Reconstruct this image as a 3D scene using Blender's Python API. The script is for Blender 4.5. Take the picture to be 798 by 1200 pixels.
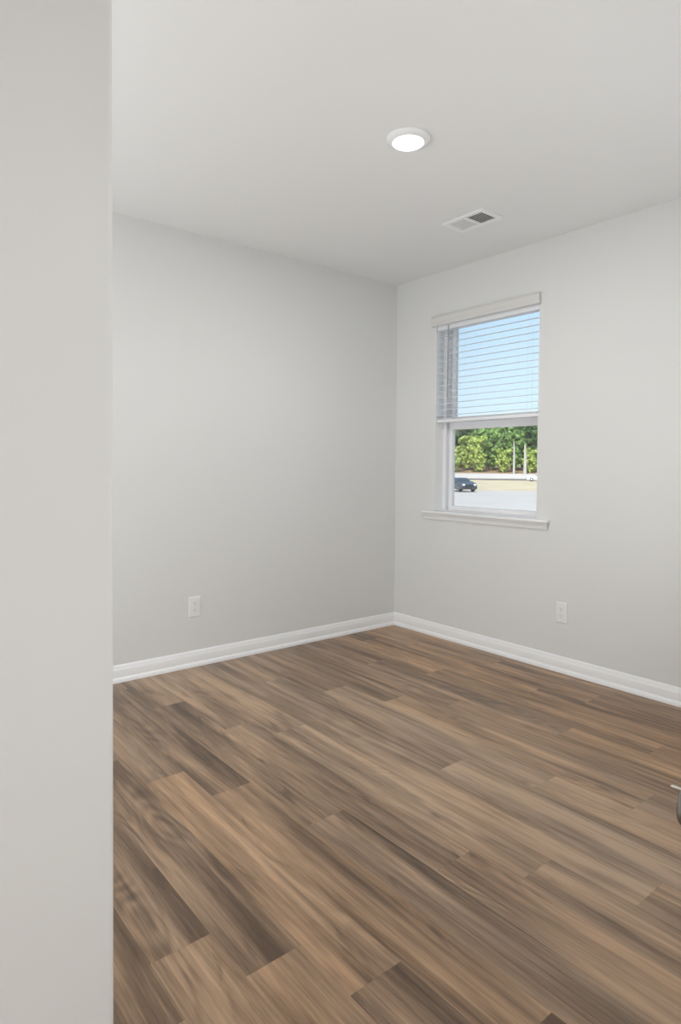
import bpy, bmesh, math, random
from mathutils import Vector, Matrix
R_ = math.radians
sc = bpy.context.scene
COL = sc.collection
for o in list(bpy.data.objects):
    bpy.data.objects.remove(o)

# ------------------------------------------------------------------ camera, sky, sun, big lights, exposure
H = 2.44
F_PX, CY = 736.12, 565.87
YAW, PITCH, ROLL = R_(39.045), R_(-1.508), R_(0.453)
CAM = Vector((-3.1706, -3.2779, 1.1419))
cf = Vector((math.sin(YAW)*math.cos(PITCH), math.cos(YAW)*math.cos(PITCH), math.sin(PITCH)))
cr0 = Vector((math.cos(YAW), -math.sin(YAW), 0))
cu0 = cr0.cross(cf)
cr = math.cos(ROLL)*cr0 + math.sin(ROLL)*cu0
cu = -math.sin(ROLL)*cr0 + math.cos(ROLL)*cu0
cam = bpy.data.cameras.new('camera')
cam.sensor_fit = 'HORIZONTAL'
cam.sensor_width = 36.0
cam.lens = F_PX/798*36.0
cam.shift_y = (CY-600)/798
cam.clip_start = 0.02
cam.clip_end = 2000
cam_o = bpy.data.objects.new('camera', cam)
COL.objects.link(cam_o)
m = Matrix((cr, cu, -cf)).transposed().to_4x4()
m.translation = CAM
cam_o.matrix_world = m
sc.camera = cam_o

sc.view_settings.view_transform = 'Standard'
sc.view_settings.look = 'None'
sc.view_settings.gamma = 1
sc.view_settings.use_curve_mapping = False
sc.view_settings.exposure = 0.09

world = bpy.data.worlds.new('world')
sc.world = world
world.use_nodes = True
nt = world.node_tree
nt.nodes.clear()
tc = nt.nodes.new('ShaderNodeTexCoord')
sep = nt.nodes.new('ShaderNodeSeparateXYZ')
ramp = nt.nodes.new('ShaderNodeValToRGB')
ramp.color_ramp.elements[0].position = 0.0
ramp.color_ramp.elements[0].color = (0.84, 0.92, 1.0, 1)
ramp.color_ramp.elements[1].position = 0.40
ramp.color_ramp.elements[1].color = (0.36, 0.60, 0.96, 1)
e = ramp.color_ramp.elements.new(0.10)
e.color = (0.68, 0.86, 1.0, 1)
e = ramp.color_ramp.elements.new(0.24)
e.color = (0.54, 0.76, 1.0, 1)
bg = nt.nodes.new('ShaderNodeBackground')
bg.inputs['Strength'].default_value = 1.12
wo = nt.nodes.new('ShaderNodeOutputWorld')
nt.links.new(tc.outputs['Generated'], sep.inputs[0])
nt.links.new(sep.outputs['Z'], ramp.inputs[0])
nt.links.new(ramp.outputs[0], bg.inputs['Color'])
nt.links.new(bg.outputs[0], wo.inputs['Surface'])

sun = bpy.data.lights.new('sun', 'SUN')
sun.energy = 4.6
sun.angle = R_(1.0)
sun.color = (1.0, 0.96, 0.88)
sun_o = bpy.data.objects.new('sun', sun)
COL.objects.link(sun_o)
sun_o.rotation_euler = Vector((0.60, 0.30, -0.75)).to_track_quat('-Z', 'Y').to_euler()


def area(name, loc, direction, sx, sy, watts, color=(1, 1, 1), shape='RECTANGLE'):
    l = bpy.data.lights.new(name, 'AREA')
    l.shape = shape
    l.size = sx
    if shape in ('RECTANGLE', 'ELLIPSE'):
        l.size_y = sy
    l.energy = watts
    l.color = color
    o = bpy.data.objects.new(name, l)
    COL.objects.link(o)
    o.location = loc
    o.rotation_euler = Vector(direction).to_track_quat('-Z', 'Y').to_euler()
    return o


# unseen fill lights added to brighten the room: two behind the camera,
# one behind the entry wall, one at the front; and the room's own lamp
FILL_TINT = (0.955, 0.98, 1.0)
area('added_fill_rear_up', (-3.2, -7.2, 0.9), (0.06, 1, 1.5), 3.2, 1.4, 20, FILL_TINT)
area('added_fill_rear_down', (-3.0, -4.9, 2.42), (0, 0, -1), 1.2, 1.2, 62, (0.965, 0.98, 0.985))
area('added_fill_side', (-4.66, -1.05, 1.25), (1, 0, 0.45), 1.7, 1.7, 59, FILL_TINT)
area('added_fill_front', (-1.25, -3.08, 1.05), (-0.15, 1, 0.95), 1.0, 1.5, 16, FILL_TINT)
area('ceiling_light_glow', (-1.385, -1.484, 2.412), (0, 0, -1), 0.12, 0.12, 9.5, (1.0, 0.985, 0.96), 'DISK')


# ------------------------------------------------------------------ helpers
def tag(o, label=None, cat=None, group=None, kind=None):
    if label: o['label'] = label
    if cat: o['category'] = cat
    if group: o['group'] = group
    if kind: o['kind'] = kind
    return o


def empty(name, loc=(0, 0, 0), rz=0.0):
    o = bpy.data.objects.new(name, None)
    o.empty_display_size = 0.05
    COL.objects.link(o)
    o.location = loc
    o.rotation_euler = (0, 0, rz)
    return o


class MB:
    """collects shapes and links them as one mesh object"""
    def __init__(self):
        self.bm = bmesh.new()

    def box(self, a, b, bevel=0.0, seg=2, mat=None):
        a, b = [min(p, q) for p, q in zip(a, b)], [max(p, q) for p, q in zip(a, b)]
        vs = [self.bm.verts.new((x, y, z)) for x in (a[0], b[0]) for y in (a[1], b[1]) for z in (a[2], b[2])]
        fs = []
        for q in ((0, 1, 3, 2), (4, 6, 7, 5), (0, 4, 5, 1), (2, 3, 7, 6), (0, 2, 6, 4), (1, 5, 7, 3)):
            fs.append(self.bm.faces.new([vs[i] for i in q]))
        if mat is not None:
            bmesh.ops.transform(self.bm, matrix=mat, verts=vs)
        if bevel > 0:
            es = list({ed for f in fs for ed in f.edges})
            bmesh.ops.bevel(self.bm, geom=es, offset=bevel, segments=seg, profile=0.5, affect='EDGES')
        return self

    def prism(self, pts, axis, a, b, cap=True):
        """pts: 2-D outline; axis 'X','Y','Z' is the extrusion axis"""
        def mk(p, t):
            if axis == 'X': return (t, p[0], p[1])
            if axis == 'Y': return (p[0], t, p[1])
            return (p[0], p[1], t)
        v0 = [self.bm.verts.new(mk(p, a)) for p in pts]
        v1 = [self.bm.verts.new(mk(p, b)) for p in pts]
        n = len(pts)
        for i in range(n):
            self.bm.faces.new([v0[i], v0[(i+1) % n], v1[(i+1) % n], v1[i]])
        if cap:
            self.bm.faces.new(list(reversed(v0)))
            self.bm.faces.new(v1)
        return self

    def sweep(self, pts, frames):
        """pts: 2-D outline; frames: list of (origin, xvec, yvec)"""
        rings = [[self.bm.verts.new(Vector(o)+Vector(xv)*p[0]+Vector(yv)*p[1]) for p in pts] for o, xv, yv in frames]
        n = len(pts)
        for r0, r1 in zip(rings, rings[1:]):
            for i in range(n):
                self.bm.faces.new([r0[i], r0[(i+1) % n], r1[(i+1) % n], r1[i]])
        self.bm.faces.new(list(reversed(rings[0])))
        self.bm.faces.new(rings[-1])
        return self

    def lathe(self, prof, seg=32, mat=None):
        """prof: (radius, height) pairs about Z"""
        rings = []
        for r, z in prof:
            if r < 1e-6:
                rings.append([self.bm.verts.new((0, 0, z))])
            else:
                rings.append([self.bm.verts.new((r*math.cos(2*math.pi*i/seg), r*math.sin(2*math.pi*i/seg), z)) for i in range(seg)])
        for r0, r1 in zip(rings, rings[1:]):
            for i in range(seg):
                j = (i+1) % seg
                if len(r0) == 1 and len(r1) == 1: continue
                if len(r0) == 1: self.bm.faces.new([r0[0], r1[j], r1[i]])
                elif len(r1) == 1: self.bm.faces.new([r0[i], r0[j], r1[0]])
                else: self.bm.faces.new([r0[i], r0[j], r1[j], r1[i]])
        if mat is not None:
            bmesh.ops.transform(self.bm, matrix=mat, verts=[v for r in rings for v in r])
        return self

    def tube(self, p0, p1, r0, r1=None, seg=8):
        r1 = r0 if r1 is None else r1
        p0, p1 = Vector(p0), Vector(p1)
        d = p1-p0
        q = d.to_track_quat('Z', 'Y').to_matrix().to_4x4()
        q.translation = p0
        return self.lathe([(0, 0), (r0, 0), (r1, d.length), (0, d.length)], seg, q)

    def build(self, name, mat, parent=None, smooth=False, angle=40):
        bmesh.ops.recalc_face_normals(self.bm, faces=self.bm.faces[:])
        me = bpy.data.meshes.new(name)
        self.bm.to_mesh(me)
        self.bm.free()
        if mat: me.materials.append(mat)
        if smooth:
            me.polygons.foreach_set('use_smooth', [True]*len(me.polygons))
            me.set_sharp_from_angle(angle=R_(angle))
        o = bpy.data.objects.new(name, me)
        COL.objects.link(o)
        if parent: o.parent = parent
        return o


def struct(name, mb, mat, smooth=False):
    o = mb.build(name, mat, None, smooth)
    o['kind'] = 'structure'
    return o


# ------------------------------------------------------------------ materials
def new_mat(name):
    mt = bpy.data.materials.new(name)
    mt.use_nodes = True
    n = mt.node_tree
    b = n.nodes['Principled BSDF']
    return mt, n, b


def plain(name, col, rough=0.5, metal=0.0, bump=0.0, bscale=200.0, var=0.0, vscale=3.0, spec=0.5):
    mt, n, b = new_mat(name)
    b.inputs['Base Color'].default_value = (*col, 1)
    b.inputs['Roughness'].default_value = rough
    b.inputs['Metallic'].default_value = metal
    b.inputs['Specular IOR Level'].default_value = spec
    co = n.nodes.new('ShaderNodeTexCoord')
    if bump:
        ns = n.nodes.new('ShaderNodeTexNoise')
        ns.inputs['Scale'].default_value = bscale
        ns.inputs['Detail'].default_value = 3
        bp = n.nodes.new('ShaderNodeBump')
        bp.inputs['Strength'].default_value = bump
        bp.inputs['Distance'].default_value = 0.002
        n.links.new(co.outputs['Object'], ns.inputs['Vector'])
        n.links.new(ns.outputs['Fac'], bp.inputs['Height'])
        n.links.new(bp.outputs['Normal'], b.inputs['Normal'])
    if var:
        nv = n.nodes.new('ShaderNodeTexNoise')
        nv.inputs['Scale'].default_value = vscale
        nv.inputs['Detail'].default_value = 4
        rp = n.nodes.new('ShaderNodeValToRGB')
        rp.color_ramp.elements[0].position = 0.3
        rp.color_ramp.elements[1].position = 0.7
        rp.color_ramp.elements[0].color = (*[c*(1-var) for c in col], 1)
        rp.color_ramp.elements[1].color = (*[min(1, c*(1+var)) for c in col], 1)
        n.links.new(co.outputs['Object'], nv.inputs['Vector'])
        n.links.new(nv.outputs['Fac'], rp.inputs[0])
        n.links.new(rp.outputs[0], b.inputs['Base Color'])
    return mt


M_wall = plain('wall_paint', (0.765, 0.770, 0.760), 0.75, bump=0.06, bscale=350, spec=0.25)
M_ceil = plain('ceiling_paint', (0.87, 0.875, 0.87), 0.85, bump=0.08, bscale=300, spec=0.2)
M_trim = plain('white_trim_paint', (0.90, 0.905, 0.91), 0.32)
M_vinyl = plain('white_vinyl', (0.90, 0.90, 0.905), 0.4)
M_blind = plain('white_blind', (0.88, 0.90, 0.93), 0.45)
M_slat = plain('blind_slat', (0.80, 0.86, 0.93), 0.45)
M_valance = plain('blind_valance', (0.72, 0.71, 0.69), 0.5)
M_plate = plain('outlet_plastic', (0.86, 0.86, 0.87), 0.35)
M_slot = plain('outlet_slot', (0.32, 0.32, 0.32), 0.6)
M_screw = plain('painted_screw', (0.7, 0.7, 0.7), 0.4)
M_vent = plain('vent_enamel', (0.95, 0.95, 0.95), 0.4)
M_duct = plain('duct_dark', (0.10, 0.10, 0.10), 0.7)
M_nickel = plain('satin_nickel', (0.31, 0.30, 0.285), 0.32, metal=1.0)
M_gap = plain('seam_dark', (0.05, 0.045, 0.04), 0.7)


def emit_mat(name, col, strength):
    mt, n, b = new_mat(name)
    b.inputs['Base Color'].default_value = (0.9, 0.9, 0.88, 1)
    b.inputs['Emission Color'].default_value = (*col, 1)
    b.inputs['Emission Strength'].default_value = strength
    return mt


M_lens = emit_mat('lamp_lens', (1.0, 0.965, 0.90), 3.0)


def glass_mat():
    mt = bpy.data.materials.new('window_glass')
    mt.use_nodes = True
    n = mt.node_tree
    n.nodes.clear()
    t = n.nodes.new('ShaderNodeBsdfTransparent')
    t.inputs['Color'].default_value = (0.97, 0.985, 0.98, 1)
    g = n.nodes.new('ShaderNodeBsdfGlossy')
    g.inputs['Roughness'].default_value = 0.02
    fr = n.nodes.new('ShaderNodeFresnel')
    fr.inputs['IOR'].default_value = 1.45
    mx = n.nodes.new('ShaderNodeMixShader')
    out = n.nodes.new('ShaderNodeOutputMaterial')
    n.links.new(fr.outputs[0], mx.inputs[0])
    n.links.new(t.outputs[0], mx.inputs[1])
    n.links.new(g.outputs[0], mx.inputs[2])
    n.links.new(mx.outputs[0], out.inputs[0])
    return mt


M_glass = glass_mat()


def wood_mat():
    mt, n, b = new_mat('plank_wood')
    L = n.links.new
    N = n.nodes.new

    def val(x):
        v = N('ShaderNodeValue'); v.outputs[0].default_value = x
        return v.outputs[0]

    def math_(op, a, c=None, d=None):
        k = N('ShaderNodeMath'); k.operation = op
        for i, s in enumerate((a, c, d)):
            if s is None: continue
            if isinstance(s, (int, float)): k.inputs[i].default_value = s
            else: L(s, k.inputs[i])
        return k.outputs[0]

    def attr(nm):
        a = N('ShaderNodeAttribute'); a.attribute_type = 'GEOMETRY'; a.attribute_name = nm
        return a.outputs['Fac']
    co = N('ShaderNodeTexCoord')
    sp = N('ShaderNodeSeparateXYZ')
    L(co.outputs['Object'], sp.inputs[0])
    x, y = sp.outputs['X'], sp.outputs['Y']
    seed, tone, warm = attr('seed'), attr('tone'), attr('warm')

    def noise(fx, fy, zoff, detail=4.0, rough=0.55, dist=0.0):
        cb = N('ShaderNodeCombineXYZ')
        L(math_('MULTIPLY', x, fx), cb.inputs[0])
        L(math_('MULTIPLY', y, fy), cb.inputs[1])
        L(math_('ADD', math_('MULTIPLY', seed, 37.0), zoff), cb.inputs[2])
        t = N('ShaderNodeTexNoise')
        t.inputs['Scale'].default_value = 1.0
        t.inputs['Detail'].default_value = detail
        t.inputs['Roughness'].default_value = rough
        t.inputs['Distortion'].default_value = dist
        L(cb.outputs[0], t.inputs['Vector'])
        return t.outputs['Fac']

    def ramp(f, p0, p1, c0=0.0, c1=1.0):
        k = N('ShaderNodeMapRange'); k.interpolation_type = 'SMOOTHSTEP'
        L(f, k.inputs['Value'])
        k.inputs['From Min'].default_value = p0
        k.inputs['From Max'].default_value = p1
        k.inputs['To Min'].default_value = c0
        k.inputs['To Max'].default_value = c1
        return k.outputs[0]
    broad = noise(12.5, 1.0, 0.0, 5.0, 0.58, 0.35)          # broad streaks, a few to the plank
    streak = noise(48.0, 1.5, 5.0, 6.0, 0.70, 0.12)          # narrower streaks
    fibre = noise(210.0, 5.0, 9.0, 3.0, 0.6)               # fine fibres
    cath = noise(8.0, 1.5, 13.0, 1.5, 0.4, 0.3)
    rings = math_('SINE', math_('MULTIPLY', cath, 70.0))   # cathedral figure
    ringmask = ramp(noise(6.0, 1.1, 19.0, 1.0), 0.48, 0.64)
    knot = ramp(noise(15.0, 3.2, 23.0, 2.0, 0.5, 1.0), 0.62, 0.78)
    v = math_('ADD', math_('MULTIPLY', math_('SUBTRACT', broad, 0.5), 1.85), math_('MULTIPLY', math_('SUBTRACT', streak, 0.5), 1.15))
    v = math_('ADD', v, math_('MULTIPLY', math_('SUBTRACT', fibre, 0.5), 0.42))
    v = math_('ADD', v, math_('MULTIPLY', math_('MULTIPLY', rings, ringmask), 0.075))
    v = math_('SUBTRACT', v, math_('MULTIPLY', knot, 0.22))
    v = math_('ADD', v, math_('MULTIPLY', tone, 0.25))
    v = math_('ADD', v, 0.545)
    cr_ = N('ShaderNodeValToRGB')
    els = cr_.color_ramp.elements
    els[0].position = 0.05; els[0].color = (0.085, 0.050, 0.029, 1)
    els[1].position = 0.95; els[1].color = (0.520, 0.350, 0.225, 1)
    for p_, c_ in ((0.30, (0.160, 0.102, 0.063)), (0.50, (0.265, 0.176, 0.113)), (0.72, (0.380, 0.256, 0.166))):
        q = els.new(p_); q.color = (*c_, 1)
    L(v, cr_.inputs[0])
    # warm / grey shift of each plank
    mixw = N('ShaderNodeMix'); mixw.data_type = 'RGBA'; mixw.blend_type = 'MULTIPLY'
    mixw.inputs['Factor'].default_value = 1.0
    wr = N('ShaderNodeValToRGB')
    wr.color_ramp.elements[0].color = (0.94, 1.0, 1.07, 1)
    wr.color_ramp.elements[1].color = (1.12, 0.97, 0.75, 1)
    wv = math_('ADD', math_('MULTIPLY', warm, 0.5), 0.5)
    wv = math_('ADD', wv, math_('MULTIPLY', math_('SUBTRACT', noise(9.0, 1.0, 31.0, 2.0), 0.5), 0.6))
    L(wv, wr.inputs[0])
    L(cr_.outputs[0], mixw.inputs['A'])
    L(wr.outputs[0], mixw.inputs['B'])
    L(mixw.outputs['Result'], b.inputs['Base Color'])
    L(math_('ADD', math_('MULTIPLY', streak, 0.12), 0.26), b.inputs['Roughness'])
    b.inputs['Specular IOR Level'].default_value = 0.55
    bp = N('ShaderNodeBump')
    bp.inputs['Strength'].default_value = 0.12
    bp.inputs['Distance'].default_value = 0.0006
    L(math_('ADD', fibre, math_('MULTIPLY', streak, 0.6)), bp.inputs['Height'])
    L(bp.outputs['Normal'], b.inputs['Normal'])
    return mt


M_wood = wood_mat()

# ------------------------------------------------------------------ the setting
ROOM_L, ENTRY_Y, FRONT_Y = -4.7, -2.20, -3.12
HALL_Y = -7.4
WT = 0.13            # outer wall thickness
OP_Y0, OP_Y1, OP_Z0, OP_Z1 = -1.175, -0.375, 0.846, 2.150   # the window opening

# floor: each plank a face of one mesh, laid as in the photograph (rows run along Y)
PW = 0.152
ROW0 = -2.160
known = {   # row : ([joint y, falling], [(tone, warm) of each plank from the far wall forwards])
    -4: ([-0.9, -2.1], [(-.5, -.1), (-.8, -.1), (-.2, .1)]),
    -3: ([-0.72, -1.916], [(-.7, -.2), (-1.1, -.2), (-.5, .0)]),
    -2: ([-0.88, -2.083], [(-.7, -.2), (-1.1, -.1), (.10, .2)]),
    -1: ([-1.118, -2.267], [(-.45, -.2), (.10, .2), (-.95, -.1)]),
    0: ([-0.14, -1.342], [(-.4, -.2), (-.95, -.2), (.0, .15)]),
    1: ([-0.47, -1.690], [(-.1, -.2), (-.55, -.2), (-.35, -.4)]),
    2: ([-0.88, -2.097], [(.15, -.3), (.22, -.4), (.55, -.3)]),
    3: ([-1.050, -2.27], [(.3, -.3), (.6, -.5), (.5, -.4)]),  # middle rows paler and greyer: floor sheen put into the plank colour
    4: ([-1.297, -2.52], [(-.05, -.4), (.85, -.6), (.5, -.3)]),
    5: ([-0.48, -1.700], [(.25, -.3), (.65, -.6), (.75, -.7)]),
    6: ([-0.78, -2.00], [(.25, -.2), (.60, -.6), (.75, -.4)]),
    7: ([-1.07, -2.288], [(.10, -.1), (.50, .0), (.0, -.2)]),
    8: ([-1.290, -2.51], [(-.25, -.1), (.15, .1), (.1, .3)]),
    9: ([-0.58, -1.803], [(-.1, .2), (-.35, -.1), (.2, .7)]),
    10: ([-0.910, -2.13], [(.25, .6), (-.25, .6), (.1, .8)]),
    11: ([-0.210, -1.43], [(-.55, .3), (-.05, .9), (-.1, .9)]),
    12: ([-0.46, -1.680], [(.0, .9), (.05, 1.0), (-.50, .8)]),
    13: ([-1.025, -2.24], [(-.05, .95), (-.40, .9), (-.2, .9)]),
}
rng = random.Random(11)
fm = bmesh.new()
rows = []
k = int((ROOM_L-0.4-ROW0)/PW)-1
while ROW0+k*PW < 0.0:
    x0, x1 = max(ROW0+k*PW, ROOM_L-0.3), min(ROW0+(k+1)*PW, 0.02)
    if k in known:
        js, tw = known[k]
        js = list(js); tw = list(tw)
    else:
        js = [-rng.uniform(0.1, 1.2)]; tw = [(rng.uniform(-.5, .4), rng.uniform(-.2, .4))]
        js.append(js[0]-1.22); tw += [(rng.uniform(-.5, .4), rng.uniform(-.2, .4)) for _ in range(2)]
    while js[-1]-1.22 > HALL_Y:
        js.append(js[-1]-1.22)
        tw.append((rng.uniform(-.5, .4), rng.uniform(-.2, .4)))
    ys = [0.02]+js+[HALL_Y-0.1]
    for i in range(len(ys)-1):
        rows.append((x0, x1, ys[i+1], ys[i], *tw[i], rng.random()))
    k += 1
attrs = []
g = 0.0002
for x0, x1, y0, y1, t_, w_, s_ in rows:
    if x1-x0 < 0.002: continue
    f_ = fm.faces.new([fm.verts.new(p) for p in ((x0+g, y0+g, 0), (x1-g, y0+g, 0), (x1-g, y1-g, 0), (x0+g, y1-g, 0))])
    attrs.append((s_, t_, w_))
# the slab the planks lie on
for z in (-0.0006, -0.12):
    fm.faces.new([fm.verts.new(p) for p in ((ROOM_L-0.3, HALL_Y-0.1, z), (0.02, HALL_Y-0.1, z), (0.02, 0.02, z), (ROOM_L-0.3, 0.02, z))])
    attrs.append((0.5, -1.5, 0.0))
me = bpy.data.meshes.new('floor')
fm.to_mesh(me)
fm.free()
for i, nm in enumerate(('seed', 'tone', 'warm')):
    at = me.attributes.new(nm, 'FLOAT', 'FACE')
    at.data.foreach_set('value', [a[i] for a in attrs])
me.materials.append(M_wood)
floor = bpy.data.objects.new('floor', me)
COL.objects.link(floor)
floor['kind'] = 'structure'

struct('ceiling', MB().box((ROOM_L-0.2, HALL_Y-0.2, H), (WT, WT, H+0.12)), M_ceil)
struct('wall_back', MB().box((ROOM_L-0.2, 0, -0.12), (WT, WT, H)), M_wall)
wr = MB()
wr.box((0, HALL_Y-0.2, -0.12), (WT, OP_Y0, H))
wr.box((0, OP_Y1, -0.12), (WT, 0, H))
wr.box((0, OP_Y0, -0.12), (WT, OP_Y1, OP_Z0-0.02))
wr.box((0, OP_Y0, OP_Z1), (WT, OP_Y1, H))
struct('wall_right', wr, M_wall)
struct('wall_left', MB().box((ROOM_L-0.2, HALL_Y, 0), (ROOM_L, 0, H)), M_wall)
struct('wall_hall', MB().box((ROOM_L-0.2, HALL_Y-0.2, 0), (0, HALL_Y, H)), M_wall)


def corner_outline(x0, x1, y0, y1, r, n=6):
    """rectangle whose two right-hand corners are rounded like a plaster corner bead"""
    pts = [(x0, y0)]
    for i in range(n+1):
        a = -math.pi/2+math.pi/2*i/n
        pts.append((x1-r+r*math.cos(a), y0+r+r*math.sin(a)))
    for i in range(n+1):
        a = math.pi/2*i/n
        pts.append((x1-r+r*math.cos(a), y1-r+r*math.sin(a)))
    pts.append((x0, y1))
    return pts


ENTRY_X = -2.794
struct('wall_entry', MB().prism(corner_outline(ROOM_L, ENTRY_X, ENTRY_Y, ENTRY_Y+0.115, 0.012), 'Z', 0, H), M_wall, smooth=True)
struct('wall_front', MB().box((-1.80, FRONT_Y-0.115, 0), (0, FRONT_Y, H)), M_wall)

# baseboards with a moulded top
BB = [(0, 0), (0.025, 0), (0.025, 0.006), (0.0235, 0.014), (0.0195, 0.021), (0.014, 0.025), (0.014, 0.060), (0.0125, 0.065), (0.0095, 0.070), (0.0085, 0.077), (0.006, 0.084), (0.002, 0.088), (0, 0.088)]


def baseboard(name, p0, p1, nrm, ext0=0.0, ext1=0.0):
    p0, p1, nrm = Vector(p0), Vector(p1), Vector(nrm)
    d = (p1-p0).normalized()
    mb = MB()
    rings = []
    for base, s in ((p0, ext0), (p1, ext1)):
        rings.append([mb.bm.verts.new(base+nrm*a+Vector((0, 0, 1))*z+d*(s*a)) for a, z in BB])
    n = len(BB)
    for i in range(n):
        mb.bm.faces.new([rings[0][i], rings[0][(i+1) % n], rings[1][(i+1) % n], rings[1][i]])
    mb.bm.faces.new(rings[0][::-1]); mb.bm.faces.new(rings[1])
    return struct(name, mb, M_trim, smooth=True)


baseboard('baseboard_back', (ROOM_L, 0, 0), (0, 0, 0), (0, -1, 0), 0, -1)
baseboard('baseboard_right', (0, 0, 0), (0, FRONT_Y, 0), (-1, 0, 0), 1, 0)
baseboard('baseboard_entry', (ROOM_L, ENTRY_Y, 0), (ENTRY_X, ENTRY_Y, 0), (0, -1, 0), 0, 0)
baseboard('baseboard_front', (-1.80, FRONT_Y, 0), (0, FRONT_Y, 0), (0, 1, 0), 0, 0)

# ------------------------------------------------------------------ the window
win = empty('window_1', (0, 0, 0))
win['kind'] = 'structure'
FX0, FX1 = 0.080, 0.160


def ring(mb, x0, x1, ya, yb, za, zb, wl, wr_, wb, wt, bev=0.003):
    """a rectangular frame in the plane of the right-hand wall"""
    mb.box((x0, ya, za), (x1, ya+wr_, zb), bev)
    mb.box((x0, yb-wl, za), (x1, yb, zb), bev)
    mb.box((x0, ya+wr_-0.001, za), (x1, yb-wl+0.001, za+wb), bev)
    mb.box((x0, ya+wr_-0.001, zb-wt), (x1, yb-wl+0.001, zb), bev)


mb = MB()
ring(mb, FX0, FX1, OP_Y0, OP_Y1, OP_Z0-0.012, OP_Z1, 0.026, 0.026, 0.016, 0.026)
# tracks that the sashes run in
for yy, s in ((OP_Y1-0.026, -1), (OP_Y0+0.026, 1)):
    mb.box((FX0+0.002, yy, OP_Z0), (FX0+0.006, yy+s*0.004, OP_Z1-0.03))
mb.build('window_frame', M_vinyl, win)
MEET = 1.396
mb = MB()
ring(mb, 0.100, 0.130, OP_Y0+0.032, OP_Y1-0.040, OP_Z0+0.004, MEET+0.066, 0.030, 0.040, 0.030, 0.066, 0.004)
ls = mb.build('lower_sash', M_vinyl, win)
mb = MB()
mb.box((0.121, OP_Y0+0.069, OP_Z0+0.030), (0.125, OP_Y1-0.067, MEET+0.003))
mb.build('window_pane', M_glass, ls)
mb = MB()
ring(mb, 0.131, 0.158, OP_Y0+0.032, OP_Y1-0.032, MEET+0.002, OP_Z1-0.026, 0.036, 0.036, 0.060, 0.028, 0.004)
us = mb.build('upper_sash', M_vinyl, win)
mb = MB()
mb.box((0.142, OP_Y0+0.064, MEET+0.058), (0.146, OP_Y1-0.064, OP_Z1-0.050))
mb.build('window_pane', M_glass, us)

mb = MB()
mb.box((0.001, OP_Y1-0.004, OP_Z0), (FX0, OP_Y1, OP_Z1), 0.001)
mb.box((0.001, OP_Y0, OP_Z0), (FX0, OP_Y0+0.004, OP_Z1), 0.001)
struct('trim_3', mb, M_trim)

# stool board and profiled apron under the window
SY0, SY1 = -1.262, -0.288
mb = MB()
mb.box((-0.036, SY0, OP_Z0-0.016), (0.0, SY1, OP_Z0), 0.004, 3)
mb.box((-0.004, OP_Y0, OP_Z0-0.016), (FX0, OP_Y1, OP_Z0))
stool = struct('trim_1', mb, M_trim, smooth=True)
AP = [(0, 0), (0.010, 0), (0.013, 0.006), (0.014, 0.018), (0.020, 0.028), (0.026, 0.034), (0.027, 0.040), (0, 0.040)]
mb = MB()
r0, r1 = [], []
for a, z in AP:
    r0.append(mb.bm.verts.new((-a, SY0+0.018-a*0.55, OP_Z0-0.056+z)))
    r1.append(mb.bm.verts.new((-a, SY1-0.018+a*0.55, OP_Z0-0.056+z)))
for i in range(len(AP)):
    j = (i+1) % len(AP)
    mb.bm.faces.new([r0[i], r0[j], r1[j], r1[i]])
mb.bm.faces.new(r0[::-1]); mb.bm.faces.new(r1)
struct('trim_2', mb, M_trim, smooth=True)

# ------------------------------------------------------------------ the blind
HR0, HR1 = 2.056, 2.112
bl = empty('window_blind', (0.035, (OP_Y0+OP_Y1)/2, HR1))
tag(bl, 'white horizontal slat blind with pale valance lowered over the upper half of the window', 'blind')


def sub(mbx, name, mat, parent, smooth=False):
    """a part modelled in world coordinates under a moved parent"""
    o = mbx.build(name, mat, parent, smooth)
    o.matrix_parent_inverse = Matrix.Translation(parent.location).inverted()
    return o


BY0, BY1 = OP_Y0+0.008, OP_Y1-0.008
mb = MB()
VZ0, VZ1 = 2.083, 2.148
VP = [(-0.018, VZ0), (-0.022, VZ0+0.004), (-0.022, VZ0+0.020), (-0.025, VZ0+0.026), (-0.025, VZ1-0.014), (-0.022, VZ1-0.004), (-0.018, VZ1), (-0.012, VZ1), (-0.012, VZ0)]
mb.prism(VP, 'Y', OP_Y0-0.008, OP_Y1+0.022)
for y in (OP_Y0-0.008, OP_Y1+0.012):
    mb.box((-0.013, y, VZ0), (-0.0005, y+0.010, VZ1))
sub(mb, 'valance', M_valance, bl)
mb = MB()
mb.box((0.006, BY0, HR0), (0.062, BY1, HR1), 0.002)
sub(mb, 'headrail', M_blind, bl)
PITCH_Z = 0.0405
RAIL_Z0, RAIL_Z1 = 1.440, 1.480
mb = MB()
mb.box((0.010, BY0, RAIL_Z0), (0.060, BY1, RAIL_Z0+0.022), 0.004, 3)
mb.box((0.011, BY0, RAIL_Z0+0.0235), (0.059, BY1, RAIL_Z0+0.0265), 0.001)
mb.box((0.011, BY0, RAIL_Z0+0.028), (0.059, BY1, RAIL_Z0+0.031), 0.001)
sub(mb, 'bottom_rail', M_blind, bl, True)
nsl = int((HR0-0.012-RAIL_Z1-0.010)/PITCH_Z)+1
slat0 = None
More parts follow.
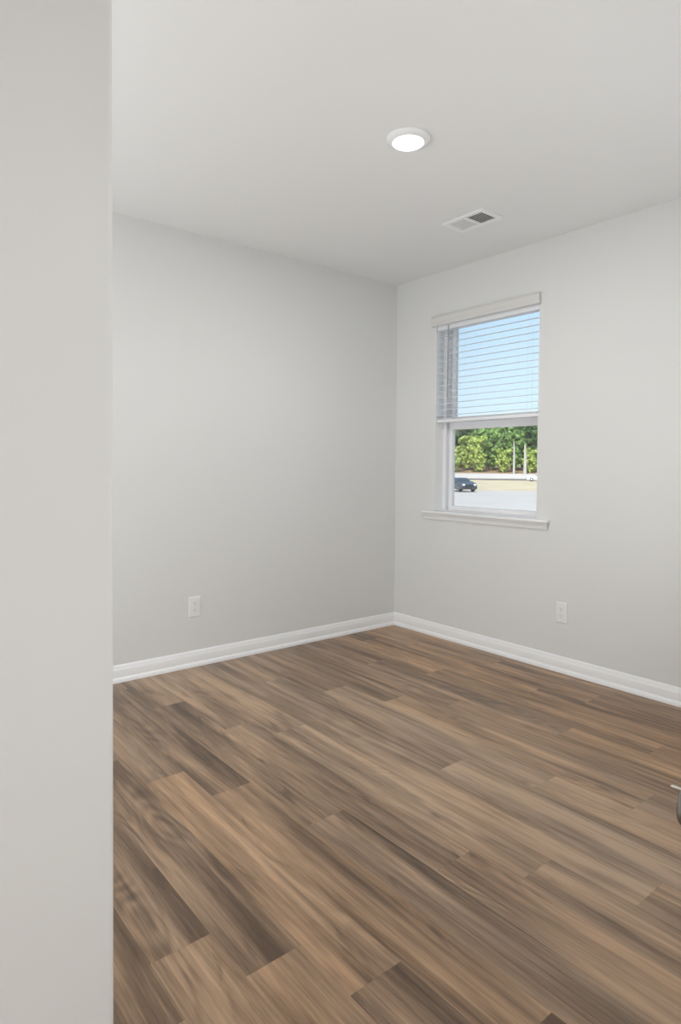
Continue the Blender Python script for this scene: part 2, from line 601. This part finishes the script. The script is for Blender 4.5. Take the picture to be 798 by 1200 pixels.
for i in range(nsl):
    z = RAIL_Z1+0.010+i*PITCH_Z
    if slat0 is None:
        pts = []
        for t in (-1, -0.6, -0.2, 0.2, 0.6, 1):
            pts.append((0.035+0.020*t, z+0.0012-0.0018*t*t+0.0011+0.0030*t))
        pts += [(0.035+0.020*t, z+0.0012-0.0018*t*t-0.0011+0.0030*t) for t in (1, 0.6, 0.2, -0.2, -0.6, -1)]
        slat0 = sub(MB().prism(pts, 'Y', BY0, BY1), 'slat', M_slat, bl, True)
    else:
        s_ = slat0.copy()
        COL.objects.link(s_)
        s_.location.z = i*PITCH_Z
for yy in (OP_Y1-0.085, OP_Y0+0.085):
    mb = MB()
    for xx in (0.0115, 0.0585):
        mb.tube((xx, yy, RAIL_Z0+0.01), (xx, yy, HR0+0.01), 0.0007, seg=6)
    sub(mb, 'ladder_cord', M_blind, bl)
mb = MB()
mb.tube((-0.004, OP_Y1-0.112, 1.60), (-0.002, OP_Y1-0.112, 2.075), 0.0042, 0.0034, 8)
mb.tube((-0.002, OP_Y1-0.112, 2.072), (0.010, OP_Y1-0.112, 2.088), 0.0016, seg=6)
sub(mb, 'tilt_wand', plain('clear_grey_wand', (0.42, 0.42, 0.43), 0.3), bl, True)

# ------------------------------------------------------------------ ceiling lamp and ceiling vent
lamp = empty('ceiling_light', (-1.385, -1.484, H))
tag(lamp, 'round white flush ceiling lamp glowing warm white above the room', 'ceiling light')
mb = MB()
mb.lathe([(0.0, -0.0005), (0.086, -0.0005), (0.0865, -0.004), (0.084, -0.009), (0.075, -0.0165), (0.067, -0.0195), (0.062, -0.0190), (0.062, -0.015), (0, -0.015)], 48)
mb.build('trim_ring', M_trim, lamp, True)
mb = MB()
mb.lathe([(0.0615, -0.0155), (0.0615, -0.0195), (0.056, -0.0225), (0.036, -0.0250), (0, -0.0258)], 48)
mb.build('lens', M_lens, lamp, True)

VX0, VX1, VY0, VY1 = -0.626, -0.454, -1.252, -0.982
vent = empty('ceiling_vent', ((VX0+VX1)/2, (VY0+VY1)/2, H))
tag(vent, 'white rectangular ceiling vent with two louvred panels near the window wall', 'vent')
hx, hy = (VX1-VX0)/2, (VY1-VY0)/2
mb = MB()
fl = 0.026
zt, zb_ = -0.0005, -0.007
for a, b_ in (((-hx, -hy), (hx, -hy+fl)), ((-hx, hy-fl), (hx, hy)), ((-hx, -hy+fl), (-hx+fl, hy-fl)), ((hx-fl, -hy+fl), (hx, hy-fl)), ((-hx+fl, -0.007), (hx-fl, 0.007))):
    mb.box((a[0], a[1], zb_), (b_[0], b_[1], zt))
mb.box((-hx+0.002, -hy+0.002, zb_+0.001), (hx-0.002, -hy+0.010, zt), 0.001)
mb.build('frame', M_vent, vent)
mb = MB()
mb.box((-hx+fl, -hy+fl, -0.0012), (hx-fl, hy-fl, -0.0004))
mb.build('duct_opening', M_duct, vent)
NB = 8
span = hy-fl-0.007
for side in (-1, 1):
    b0 = None
    for i in range(NB):
        c_ = side*(0.007+span*(i+0.5)/NB)
        if b0 is None:
            mt_ = Matrix.Translation((0, c_, -0.0042)) @ Matrix.Rotation(R_(-4 if side > 0 else 26), 4, 'X')
            bw = 0.0040 if side > 0 else 0.0055
            b0 = MB().box((-hx+fl, -bw, -0.0005), (hx-fl, bw, 0.0005), mat=mt_).build('louvre_blade', M_vent, vent)
            c0 = c_
        else:
            o = b0.copy(); COL.objects.link(o); o.location.y = c_-c0

# ------------------------------------------------------------------ wall outlets
def outlet(loc, rz, label):
    t = empty('wall_outlet', loc, rz)          # local: plate in XZ, facing -Y
    tag(t, label, 'outlet', 'outlets low on the walls')
    mb = MB()
    w, h, d = 0.035, 0.0575, 0.0055
    rings = []
    for ww, hh, yy in ((w, h, -0.0003), (w, h, -0.003), (w-0.0015, h-0.0015, -0.0048), (w-0.004, h-0.004, -d)):
        rings.append([mb.bm.verts.new((sx*ww, yy, sz*hh)) for sx, sz in ((-1, -1), (1, -1), (1, 1), (-1, 1))])
    for a, b_ in zip(rings, rings[1:]):
        for i in range(4):
            mb.bm.faces.new([a[i], a[(i+1) % 4], b_[(i+1) % 4], b_[i]])
    mb.bm.faces.new(rings[0][::-1]); mb.bm.faces.new(rings[-1])
    mb.build('cover_plate', M_plate, t)
    for s in (1, -1):
        zc = s*0.0195
        pts = []
        for i in range(24):
            a = 2*math.pi*i/24
            px, pz = 0.0172*math.cos(a), 0.0172*math.sin(a)
            pts.append((px, zc+max(-0.0138, min(0.0138, pz))))
        rc = MB().prism(pts, 'Y', -0.0050, -0.0072).build('receptacle', M_plate, t)
        sl = MB()
        sl.box((-0.0075, -0.0074, zc+0.000), (-0.0053, -0.0071, zc+0.008))
        sl.box((0.0053, -0.0074, zc+0.0012), (0.0072, -0.0071, zc+0.0075))
        q = Matrix.Translation((0, -0.0074, zc-0.0062)) @ Matrix.Rotation(R_(-90), 4, 'X')
        sl.lathe([(0, 0), (0.0027, 0), (0.0027, 0.0003), (0, 0.0003)], 14, q)
        sl.build('socket_slots', M_slot, rc)
    q = Matrix.Translation((0, -0.0066, 0)) @ Matrix.Rotation(R_(-90), 4, 'X')
    MB().lathe([(0, 0), (0.0028, 0.0003), (0.003, 0.0012), (0, 0.0012)], 14, q).build('screw', M_screw, t)
    return t


outlet((-1.573, 0, 0.338), 0, 'white duplex outlet on the blank wall left of the corner')
outlet((0, -1.346, 0.333), R_(-90), 'white duplex outlet under the window, on the window wall')

# ------------------------------------------------------------------ door at the right edge of the view with its lever
door = empty('door_1', (-2.669+0.84, FRONT_Y-0.0175, 0))
door['kind'] = 'structure'
DW = 0.84
mb = MB()
st = 0.11
mb.box((-DW, -0.0175, 0.010), (-DW+st, 0.0175, 2.04))
mb.box((-st, -0.0175, 0.010), (0, 0.0175, 2.04))
for z0, z1 in ((0.010, 0.22), (0.98, 1.12), (1.92, 2.04)):
    mb.box((-DW+st, -0.0175, z0), (-st, 0.0175, z1))
for z0, z1 in ((0.22, 0.98), (1.12, 1.92)):
    mb.box((-DW+st, -0.009, z0), (-st, 0.009, z1))
mb.build('door_leaf', M_trim, door)
hd = empty('door_knob', (-DW+0.067, 0.0175, 0.8535))
hd.parent = door
qy = Matrix.Rotation(R_(-90), 4, 'X')
MB().lathe([(0, 0), (0.031, 0), (0.031, 0.003), (0.028, 0.007), (0.014, 0.009), (0.0105, 0.013), (0.0100, 0.034), (0, 0.034)], 40, qy).build('rose', M_nickel, hd, True)
MB().lathe([(0, 0.030), (0.0100, 0.030), (0.0150, 0.034), (0.0170, 0.041), (0.0185, 0.050), (0.0190, 0.058), (0.0191, 0.0620), (0.0188, 0.0655), (0.0175, 0.0680), (0.0120, 0.0705), (0, 0.0715)], 48, qy).build('knob', M_nickel, hd, True)
mb = MB()
mb.lathe([(0.0180, 0.0495), (0.0188, 0.0497), (0.0189, 0.0509), (0.0184, 0.0511)], 48, qy)
mb.build('groove', M_gap, hd, True)
MB().box((-0.0150, 0.052, 0.0172), (-0.0115, 0.0745, 0.0184), 0.0004).build('bright_tab', plain('bright_nickel', (0.85, 0.83, 0.80), 0.25, metal=1.0), hd, True)  # thin tab in brighter metal, added for the bright line on the knob

# ------------------------------------------------------------------ outdoors, seen through the window
GZ = -1.5
HEAD = YAW+math.atan2(580-399, F_PX)          # heading of the window's middle from where the camera stands
AX = Vector((math.sin(HEAD), math.cos(HEAD), 0))       # away from the house
AY = Vector((math.cos(HEAD), -math.sin(HEAD), 0))      # to the right
ORG = Vector((CAM.x, CAM.y, 0))


def at(d, s, z=GZ):
    p = ORG+AX*d+AY*s
    return Vector((p.x, p.y, z))


M_asph = plain('parking_concrete', (0.53, 0.46, 0.405), 0.9, var=0.05, vscale=0.25)
M_dry = plain('dry_grass', (0.60, 0.465, 0.29), 0.95, var=0.16, vscale=0.35)
M_sand = plain('pale_dirt', (0.66, 0.555, 0.475), 0.95, var=0.10, vscale=0.15)
M_brush = plain('brown_brush', (0.34, 0.21, 0.12), 0.95, var=0.35, vscale=0.6)
M_bark = plain('bark', (0.20, 0.14, 0.10), 0.9, var=0.3, vscale=2.0)
M_pale = plain('pale_trunk', (0.50, 0.46, 0.40), 0.9, var=0.15, vscale=2.0)


def zprof(d):
    """ground height away from the house"""
    for (d0, z0), (d1, z1) in zip(GP, GP[1:]):
        if d <= d1:
            return z0+(z1-z0)*(d-d0)/(d1-d0)
    return GP[-1][1]


GP = [(4, GZ), (80, GZ), (120, -1.25), (150, -1.0), (186, -0.75), (196, -0.65), (206, 0.85), (420, 2.6)]


def ground(name, d0, d1, mat, w=150, lift=0.0, wob=0.0):
    mb = MB()
    nd, nsg = 10, 30
    rs = random.Random(name)
    g_ = []
    for i in range(nd+1):
        d = d0+(d1-d0)*i/nd
        row = []
        for j in range(nsg+1):
            s = -w+2*w*j/nsg
            off = rs.uniform(-wob, wob) if i in (0,) else 0
            row.append(mb.bm.verts.new(at(d+off, s, zprof(d)+lift)))
        g_.append(row)
    for i in range(nd):
        for j in range(nsg):
            mb.bm.faces.new([g_[i][j], g_[i+1][j], g_[i+1][j+1], g_[i][j+1]])
    return struct(name, mb, mat)


ground('ground_parking', 4.6, 74, M_asph)
ground('ground_grass', 74, 122, M_dry, wob=0.0)
ground('ground_dirt', 122, 196, M_sand)
ground('ground_brush', 196, 420, M_brush, wob=0.0)
# kerb along the far road
mb = MB()
for j in range(24):
    s0 = -60+j*5.0
    a0, a1 = at(122, s0), at(122, s0+5)
    z0 = zprof(122)
    v = [a0, a1, a1+AX*0.3, a0+AX*0.3]
    vs = [mb.bm.verts.new((p.x, p.y, z0-0.1)) for p in v]+[mb.bm.verts.new((p.x, p.y, z0+0.28)) for p in v]
    for q in ((0, 1, 5, 4), (1, 2, 6, 5), (2, 3, 7, 6), (3, 0, 4, 7), (4, 5, 6, 7)):
        mb.bm.faces.new([vs[i] for i in q])
tag(struct('kerb', mb, plain('kerb_stone', (0.16, 0.15, 0.15), 0.9)), 'long low dark kerb along the far side of the dry grass', 'kerb')


def leaf_mat(name, a, b_):
    mt, n, bs = new_mat(name)
    co = n.nodes.new('ShaderNodeTexCoord')
    ns = n.nodes.new('ShaderNodeTexNoise')
    ns.inputs['Scale'].default_value = 0.9
    ns.inputs['Detail'].default_value = 3
    rp = n.nodes.new('ShaderNodeValToRGB')
    rp.color_ramp.elements[0].position = 0.32
    rp.color_ramp.elements[1].position = 0.68
    rp.color_ramp.elements[0].color = (*a, 1)
    rp.color_ramp.elements[1].color = (*b_, 1)
    n.links.new(co.outputs['Object'], ns.inputs['Vector'])
    n.links.new(ns.outputs['Fac'], rp.inputs[0])
    n.links.new(rp.outputs[0], bs.inputs['Base Color'])
    bs.inputs['Roughness'].default_value = 0.8
    return mt


M_leaf = [leaf_mat('leaf_mid', (0.15, 0.27, 0.07), (0.34, 0.50, 0.15)),
          leaf_mat('leaf_yellow', (0.30, 0.40, 0.08), (0.54, 0.62, 0.17)),
          leaf_mat('leaf_dark', (0.06, 0.12, 0.045), (0.17, 0.29, 0.09))]


def crown(rs, h, w, leaf, n_cl, n_leaf):
    """clusters of leaf blades around branch ends"""
    mb = MB()
    for c in range(n_cl):
        t = rs.random()
        z = h*(0.05+0.90*t)
        rad = w*(0.35+0.65*math.sin(math.pi*min(1, 0.15+0.85*(1-t*0.86))))*rs.uniform(0.3, 1.0)
        a = rs.uniform(0, 2*math.pi)
        cc = Vector((rad*math.cos(a), rad*math.sin(a), z))
        cs = rs.uniform(0.5, 1.2)*w*0.32
        for _ in range(n_leaf):
            d = Vector((rs.gauss(0, 1), rs.gauss(0, 1), rs.gauss(0, 0.7)))
            d = d.normalized()*cs*rs.uniform(0.5, 1.0)
            p = cc+d
            u = Vector((rs.gauss(0, 1), rs.gauss(0, 1), rs.gauss(0, 1))).normalized()
            nrm = (d.normalized()+0.6*u).normalized()
            e1 = nrm.orthogonal().normalized()
            e2 = nrm.cross(e1)
            L_ = leaf*rs.uniform(0.6, 1.2)
            q = [p-e1*L_, p+e2*L_*0.5+nrm*L_*0.15, p+e1*L_, p-e2*L_*0.5-nrm*L_*0.15]
            mb.bm.faces.new([mb.bm.verts.new(v) for v in q])
    return mb


def make_tree(kind, rs, h, w):
    t = empty('tree')
    crown(rs, h, w, 0.62, 95, 26).build('foliage', M_leaf[kind], t)
    mb = MB()
    mb.tube((0, 0, -0.4), (0.1, 0.05, h*0.55), h*0.020, h*0.010, 8)
    mb.tube((0.1, 0.05, h*0.5), (0.0, 0.2, h*0.90), h*0.010, h*0.004, 8)
    for k_ in range(6):
        a = k_*1.1
        z0 = h*(0.25+0.09*k_)
        mb.tube((0.05, 0.03, z0), (w*0.6*math.cos(a), w*0.6*math.sin(a), z0+h*0.10), h*0.006, h*0.002, 6)
    mb.build('trunk', M_bark, t)
    return t


TL = ['mid green leafy tree in the wood beyond the pale dirt strip',
      'yellow-green sunlit tree in the wood beyond the pale dirt strip',
      'dark green tree filling gaps in the wood beyond the dirt strip']
TG = ['mid green trees of the wood', 'yellow-green trees of the wood', 'dark green trees of the wood']
rs = random.Random(5)
protos = []
for kind, h, w in ((0, 13, 2.75), (1, 11, 2.7), (2, 17, 2.8), (0, 15, 2.8), (1, 8, 2.7), (2, 15, 2.75)):
    protos.append((make_tree(kind, rs, h, w), kind))
used = set()


def plant(pi_, d, s, rz, sc_):
    pr_, kind = protos[pi_]
    if pi_ not in used:
        used.add(pi_)
        t = pr_
    else:
        t = pr_.copy()
        COL.objects.link(t)
        for ch in pr_.children:
            c = ch.copy()
            COL.objects.link(c)
            c.parent = t
    t.location = at(d, s, zprof(d)-0.1)
    t.rotation_euler = (0, 0, rz)
    t.scale = (sc_, sc_, sc_*(1.10 if d > 220 else 1.0))
    tag(t, TL[kind], 'tree', TG[kind])


for d, step, off, pool in ((201, 7.8, 0.0, (1, 4, 0, 4, 1)), (208, 7.8, 3.9, (0, 3, 1, 0, 5)), (216, 7.8, 0.3, (2, 3, 5, 2, 0)), (223, 7.8, 4.1, (2, 3, 2, 0, 5)), (231, 7.8, 0.2, (2, 5, 3, 2, 5)), (238, 7.8, 4.0, (2, 5, 2, 2, 5)), (246, 7.8, 0.0, (2, 5, 2, 2, 3))):
    s = -52.0+off
    while s < 72:
        plant(rs.choice(pool), d+rs.uniform(-0.4, 0.4), s, rs.uniform(0, 6.28), rs.uniform(0.92, 1.03))
        s += step*rs.uniform(0.97, 1.03)

# two bare pale trunks in front of the wood
for px, h, lab in ((602, 9.6, 'tall thin pale bare trunk, left one of two before the wood'), (615, 8.8, 'thick pale bare trunk, right one of two before the wood')):
    d = 194
    s = d*math.tan(math.atan2(px-399, F_PX)+YAW-HEAD)
    mb = MB()
    r_ = 0.36 if px == 602 else 0.50
    mb.tube((0, 0, -0.3), (0.05, 0.0, h*0.6), r_, r_*0.8, 10)
    mb.tube((0.05, 0, h*0.58), (-0.1, 0.05, h), r_*0.8, r_*0.4, 10)
    mb.tube((0.04, 0, h*0.7), (0.9, 0.3, h*0.82), r_*0.3, r_*0.12, 6)
    o = mb.build('bare_tree', M_pale, None, True)
    o.location = at(d, s, zprof(d))
    tag(o, lab, 'tree trunk')

# ------------------------------------------------------------------ cars
M_tyre = plain('tyre', (0.02, 0.02, 0.02), 0.8)
M_rim = plain('rim', (0.45, 0.45, 0.47), 0.35, metal=0.8)
M_carglass = plain('car_glass', (0.03, 0.035, 0.04), 0.1)
M_lampc = plain('car_lamp', (0.85, 0.85, 0.85), 0.2)
M_red = plain('car_tail_lamp', (0.4, 0.03, 0.03), 0.3)


def car(name, paint, loc, rz, prof, glass_prof, width, wheel_r, wx, label, cat):
    t = empty(name, loc, rz)
    tag(t, label, cat)
    W = width/2
    mb = MB()
    # body: outline swept across the width, narrower at the roof
    rings = []
    for yy, k_ in ((-W, 0.94), (-W*0.96, 0.985), (-W*0.80, 1.0), (W*0.80, 1.0), (W*0.96, 0.985), (W, 0.94)):
        ring_ = []
        for (px, pz) in prof:
            tum = 1.0-0.16*max(0.0, (pz-0.95)/0.75)
            ring_.append(mb.bm.verts.new((px*(0.985 if k_ < 0.99 else 1.0), yy*tum, 0.25+(pz-0.25)*k_)))
        rings.append(ring_)
    n = len(prof)
    for r0, r1 in zip(rings, rings[1:]):
        for i in range(n):
            mb.bm.faces.new([r0[i], r0[(i+1) % n], r1[(i+1) % n], r1[i]])
    mb.bm.faces.new(rings[0][::-1]); mb.bm.faces.new(rings[-1])
    mb.build('body', paint, t, True, 35)
    for s in (-1, 1):
        for gp in glass_prof:
            g2 = MB()
            r0 = [g2.bm.verts.new((px, s*(W*(1.0-0.16*max(0, (pz-0.95)/0.75))*0.985+0.012), pz)) for px, pz in gp]
            r1 = [g2.bm.verts.new((px, s*(W*(1.0-0.16*max(0, (pz-0.95)/0.75))*0.985-0.03), pz)) for px, pz in gp]
            for i in range(len(gp)):
                j = (i+1) % len(gp)
                g2.bm.faces.new([r0[i], r0[j], r1[j], r1[i]])
            g2.bm.faces.new(r0); g2.bm.faces.new(r1[::-1])
            g2.build('side_window', M_carglass, t)
    # windscreen and rear screen follow the outline's slopes
    ws = [(p, q) for p, q in zip(prof, prof[1:]) if p[1] > 0.9 and q[1] > 0.9 and abs(q[1]-p[1]) > 0.3]
    for (a, b_) in ws:
        g2 = MB()
        sgn = 1 if (a[0]+b_[0]) > 0 else -1
        vs = []
        for (px, pz), kk in ((a, 0.12), (b_, 0.12)):
            other = b_ if (px, pz) == a else a
            qx, qz = px+(other[0]-px)*kk, pz+(other[1]-pz)*kk
            hw = W*0.80*(1.0-0.16*max(0, (qz-0.95)/0.75))
            vs.append([(qx+sgn*0.015, -hw, qz+0.012), (qx+sgn*0.015, hw, qz+0.012), (qx-sgn*0.02, hw, qz-0.02), (qx-sgn*0.02, -hw, qz-0.02)])
        ra = [g2.bm.verts.new(v) for v in vs[0]]
        rb = [g2.bm.verts.new(v) for v in vs[1]]
        for i in range(4):
            g2.bm.faces.new([ra[i], ra[(i+1) % 4], rb[(i+1) % 4], rb[i]])
        g2.bm.faces.new(ra[::-1]); g2.bm.faces.new(rb)
        g2.build('windscreen' if sgn > 0 else 'rear_screen', M_carglass, t)
    xf = max(p[0] for p in prof)
    xr = min(p[0] for p in prof)
    for s in (-1, 1):
        MB().box((xf-0.14, s*W*0.55, 0.68), (xf-0.005, s*W*0.90, 0.86), 0.03).build('headlight', M_lampc, t, True)
        MB().box((xr+0.0, s*W*0.62, 0.80), (xr+0.10, s*W*0.90, 1.0), 0.02).build('tail_light', M_red, t, True)
        MB().box((0.72, s*(W+0.02), 0.98), (0.86, s*(W+0.20), 1.12), 0.03).build('side_mirror', paint, t, True)
    MB().box((xf-0.05, -W*0.5, 0.50), (xf+0.012, W*0.5, 0.74), 0.015).build('grille', M_tyre, t, True)
    for x_ in wx:
        for s in (-1, 1):
            q = Matrix.Translation((x_, s*(W-0.21), wheel_r)) @ Matrix.Rotation(R_(-90*s), 4, 'X')
            wh = MB().lathe([(wheel_r*0.55, 0.0), (wheel_r*0.94, 0.0), (wheel_r, 0.03), (wheel_r, 0.19), (wheel_r*0.94, 0.222), (wheel_r*0.62, 0.222), (wheel_r*0.62, 0.0)], 28, q).build('wheel', M_tyre, t, True)
            MB().lathe([(0, 0.06), (wheel_r*0.62, 0.06), (wheel_r*0.62, 0.214), (wheel_r*0.5, 0.21), (wheel_r*0.2, 0.19), (0, 0.19)], 20, q).build('hubcap', M_rim, wh, True)
    return t


SUV = [(-2.20, 0.38), (-2.22, 0.85), (-2.16, 1.05), (-1.92, 1.58), (-1.70, 1.66), (0.10, 1.66), (0.34, 1.58), (1.05, 1.10), (1.95, 0.98), (2.20, 0.82), (2.24, 0.45), (2.10, 0.28), (-2.05, 0.28)]
SUVG = [[(-1.85, 1.10), (-1.68, 1.52), (-1.10, 1.56), (-1.10, 1.10)], [(-1.02, 1.10), (-1.02, 1.56), (-0.12, 1.56), (-0.12, 1.10)], [(-0.04, 1.10), (-0.04, 1.56), (0.16, 1.54), (0.80, 1.12)]]
SEDAN = [(-2.25, 0.36), (-2.28, 0.80), (-2.20, 0.95), (-1.55, 1.02), (-0.95, 1.40), (-0.60, 1.45), (0.20, 1.44), (0.45, 1.38), (1.10, 0.98), (2.00, 0.86), (2.24, 0.70), (2.26, 0.40), (2.10, 0.26), (-2.05, 0.26)]
SEDG = [[(-1.30, 1.02), (-0.90, 1.33), (-0.55, 1.37), (-0.55, 1.02)], [(-0.47, 1.02), (-0.47, 1.37), (0.15, 1.36), (0.38, 1.31), (0.85, 1.03)]]
SUV = [(x, z if z < 1 else 1+(z-1)*0.74) for x, z in SUV]
SUVG = [[(x, z if z < 1 else 1+(z-1)*0.74) for x, z in g_] for g_ in SUVG]
M_navy = plain('dark_car_paint', (0.045, 0.055, 0.080), 0.25)
M_white = plain('white_car_paint', (0.80, 0.80, 0.80), 0.25)


def bearing(px):
    return math.atan2(px-399, F_PX)+YAW-HEAD


d = 70.0
s = d*math.tan(bearing(539))
car('car', M_navy, at(d, s, GZ+0.01), math.atan2(AY.y, AY.x)-R_(60), SUV, SUVG, 1.84, 0.36, (-1.35, 1.40), 'dark blue-black car parked on the pale lot, seen low left through the window', 'car')
d = 118.0
s = d*math.tan(bearing(632))
car('car', M_white, at(d, s, zprof(d)+0.01), math.atan2(AY.y, AY.x)+math.pi, SEDAN, SEDG, 1.80, 0.33, (-1.38, 1.40), 'white car on the far road at the right edge of the window view', 'car')
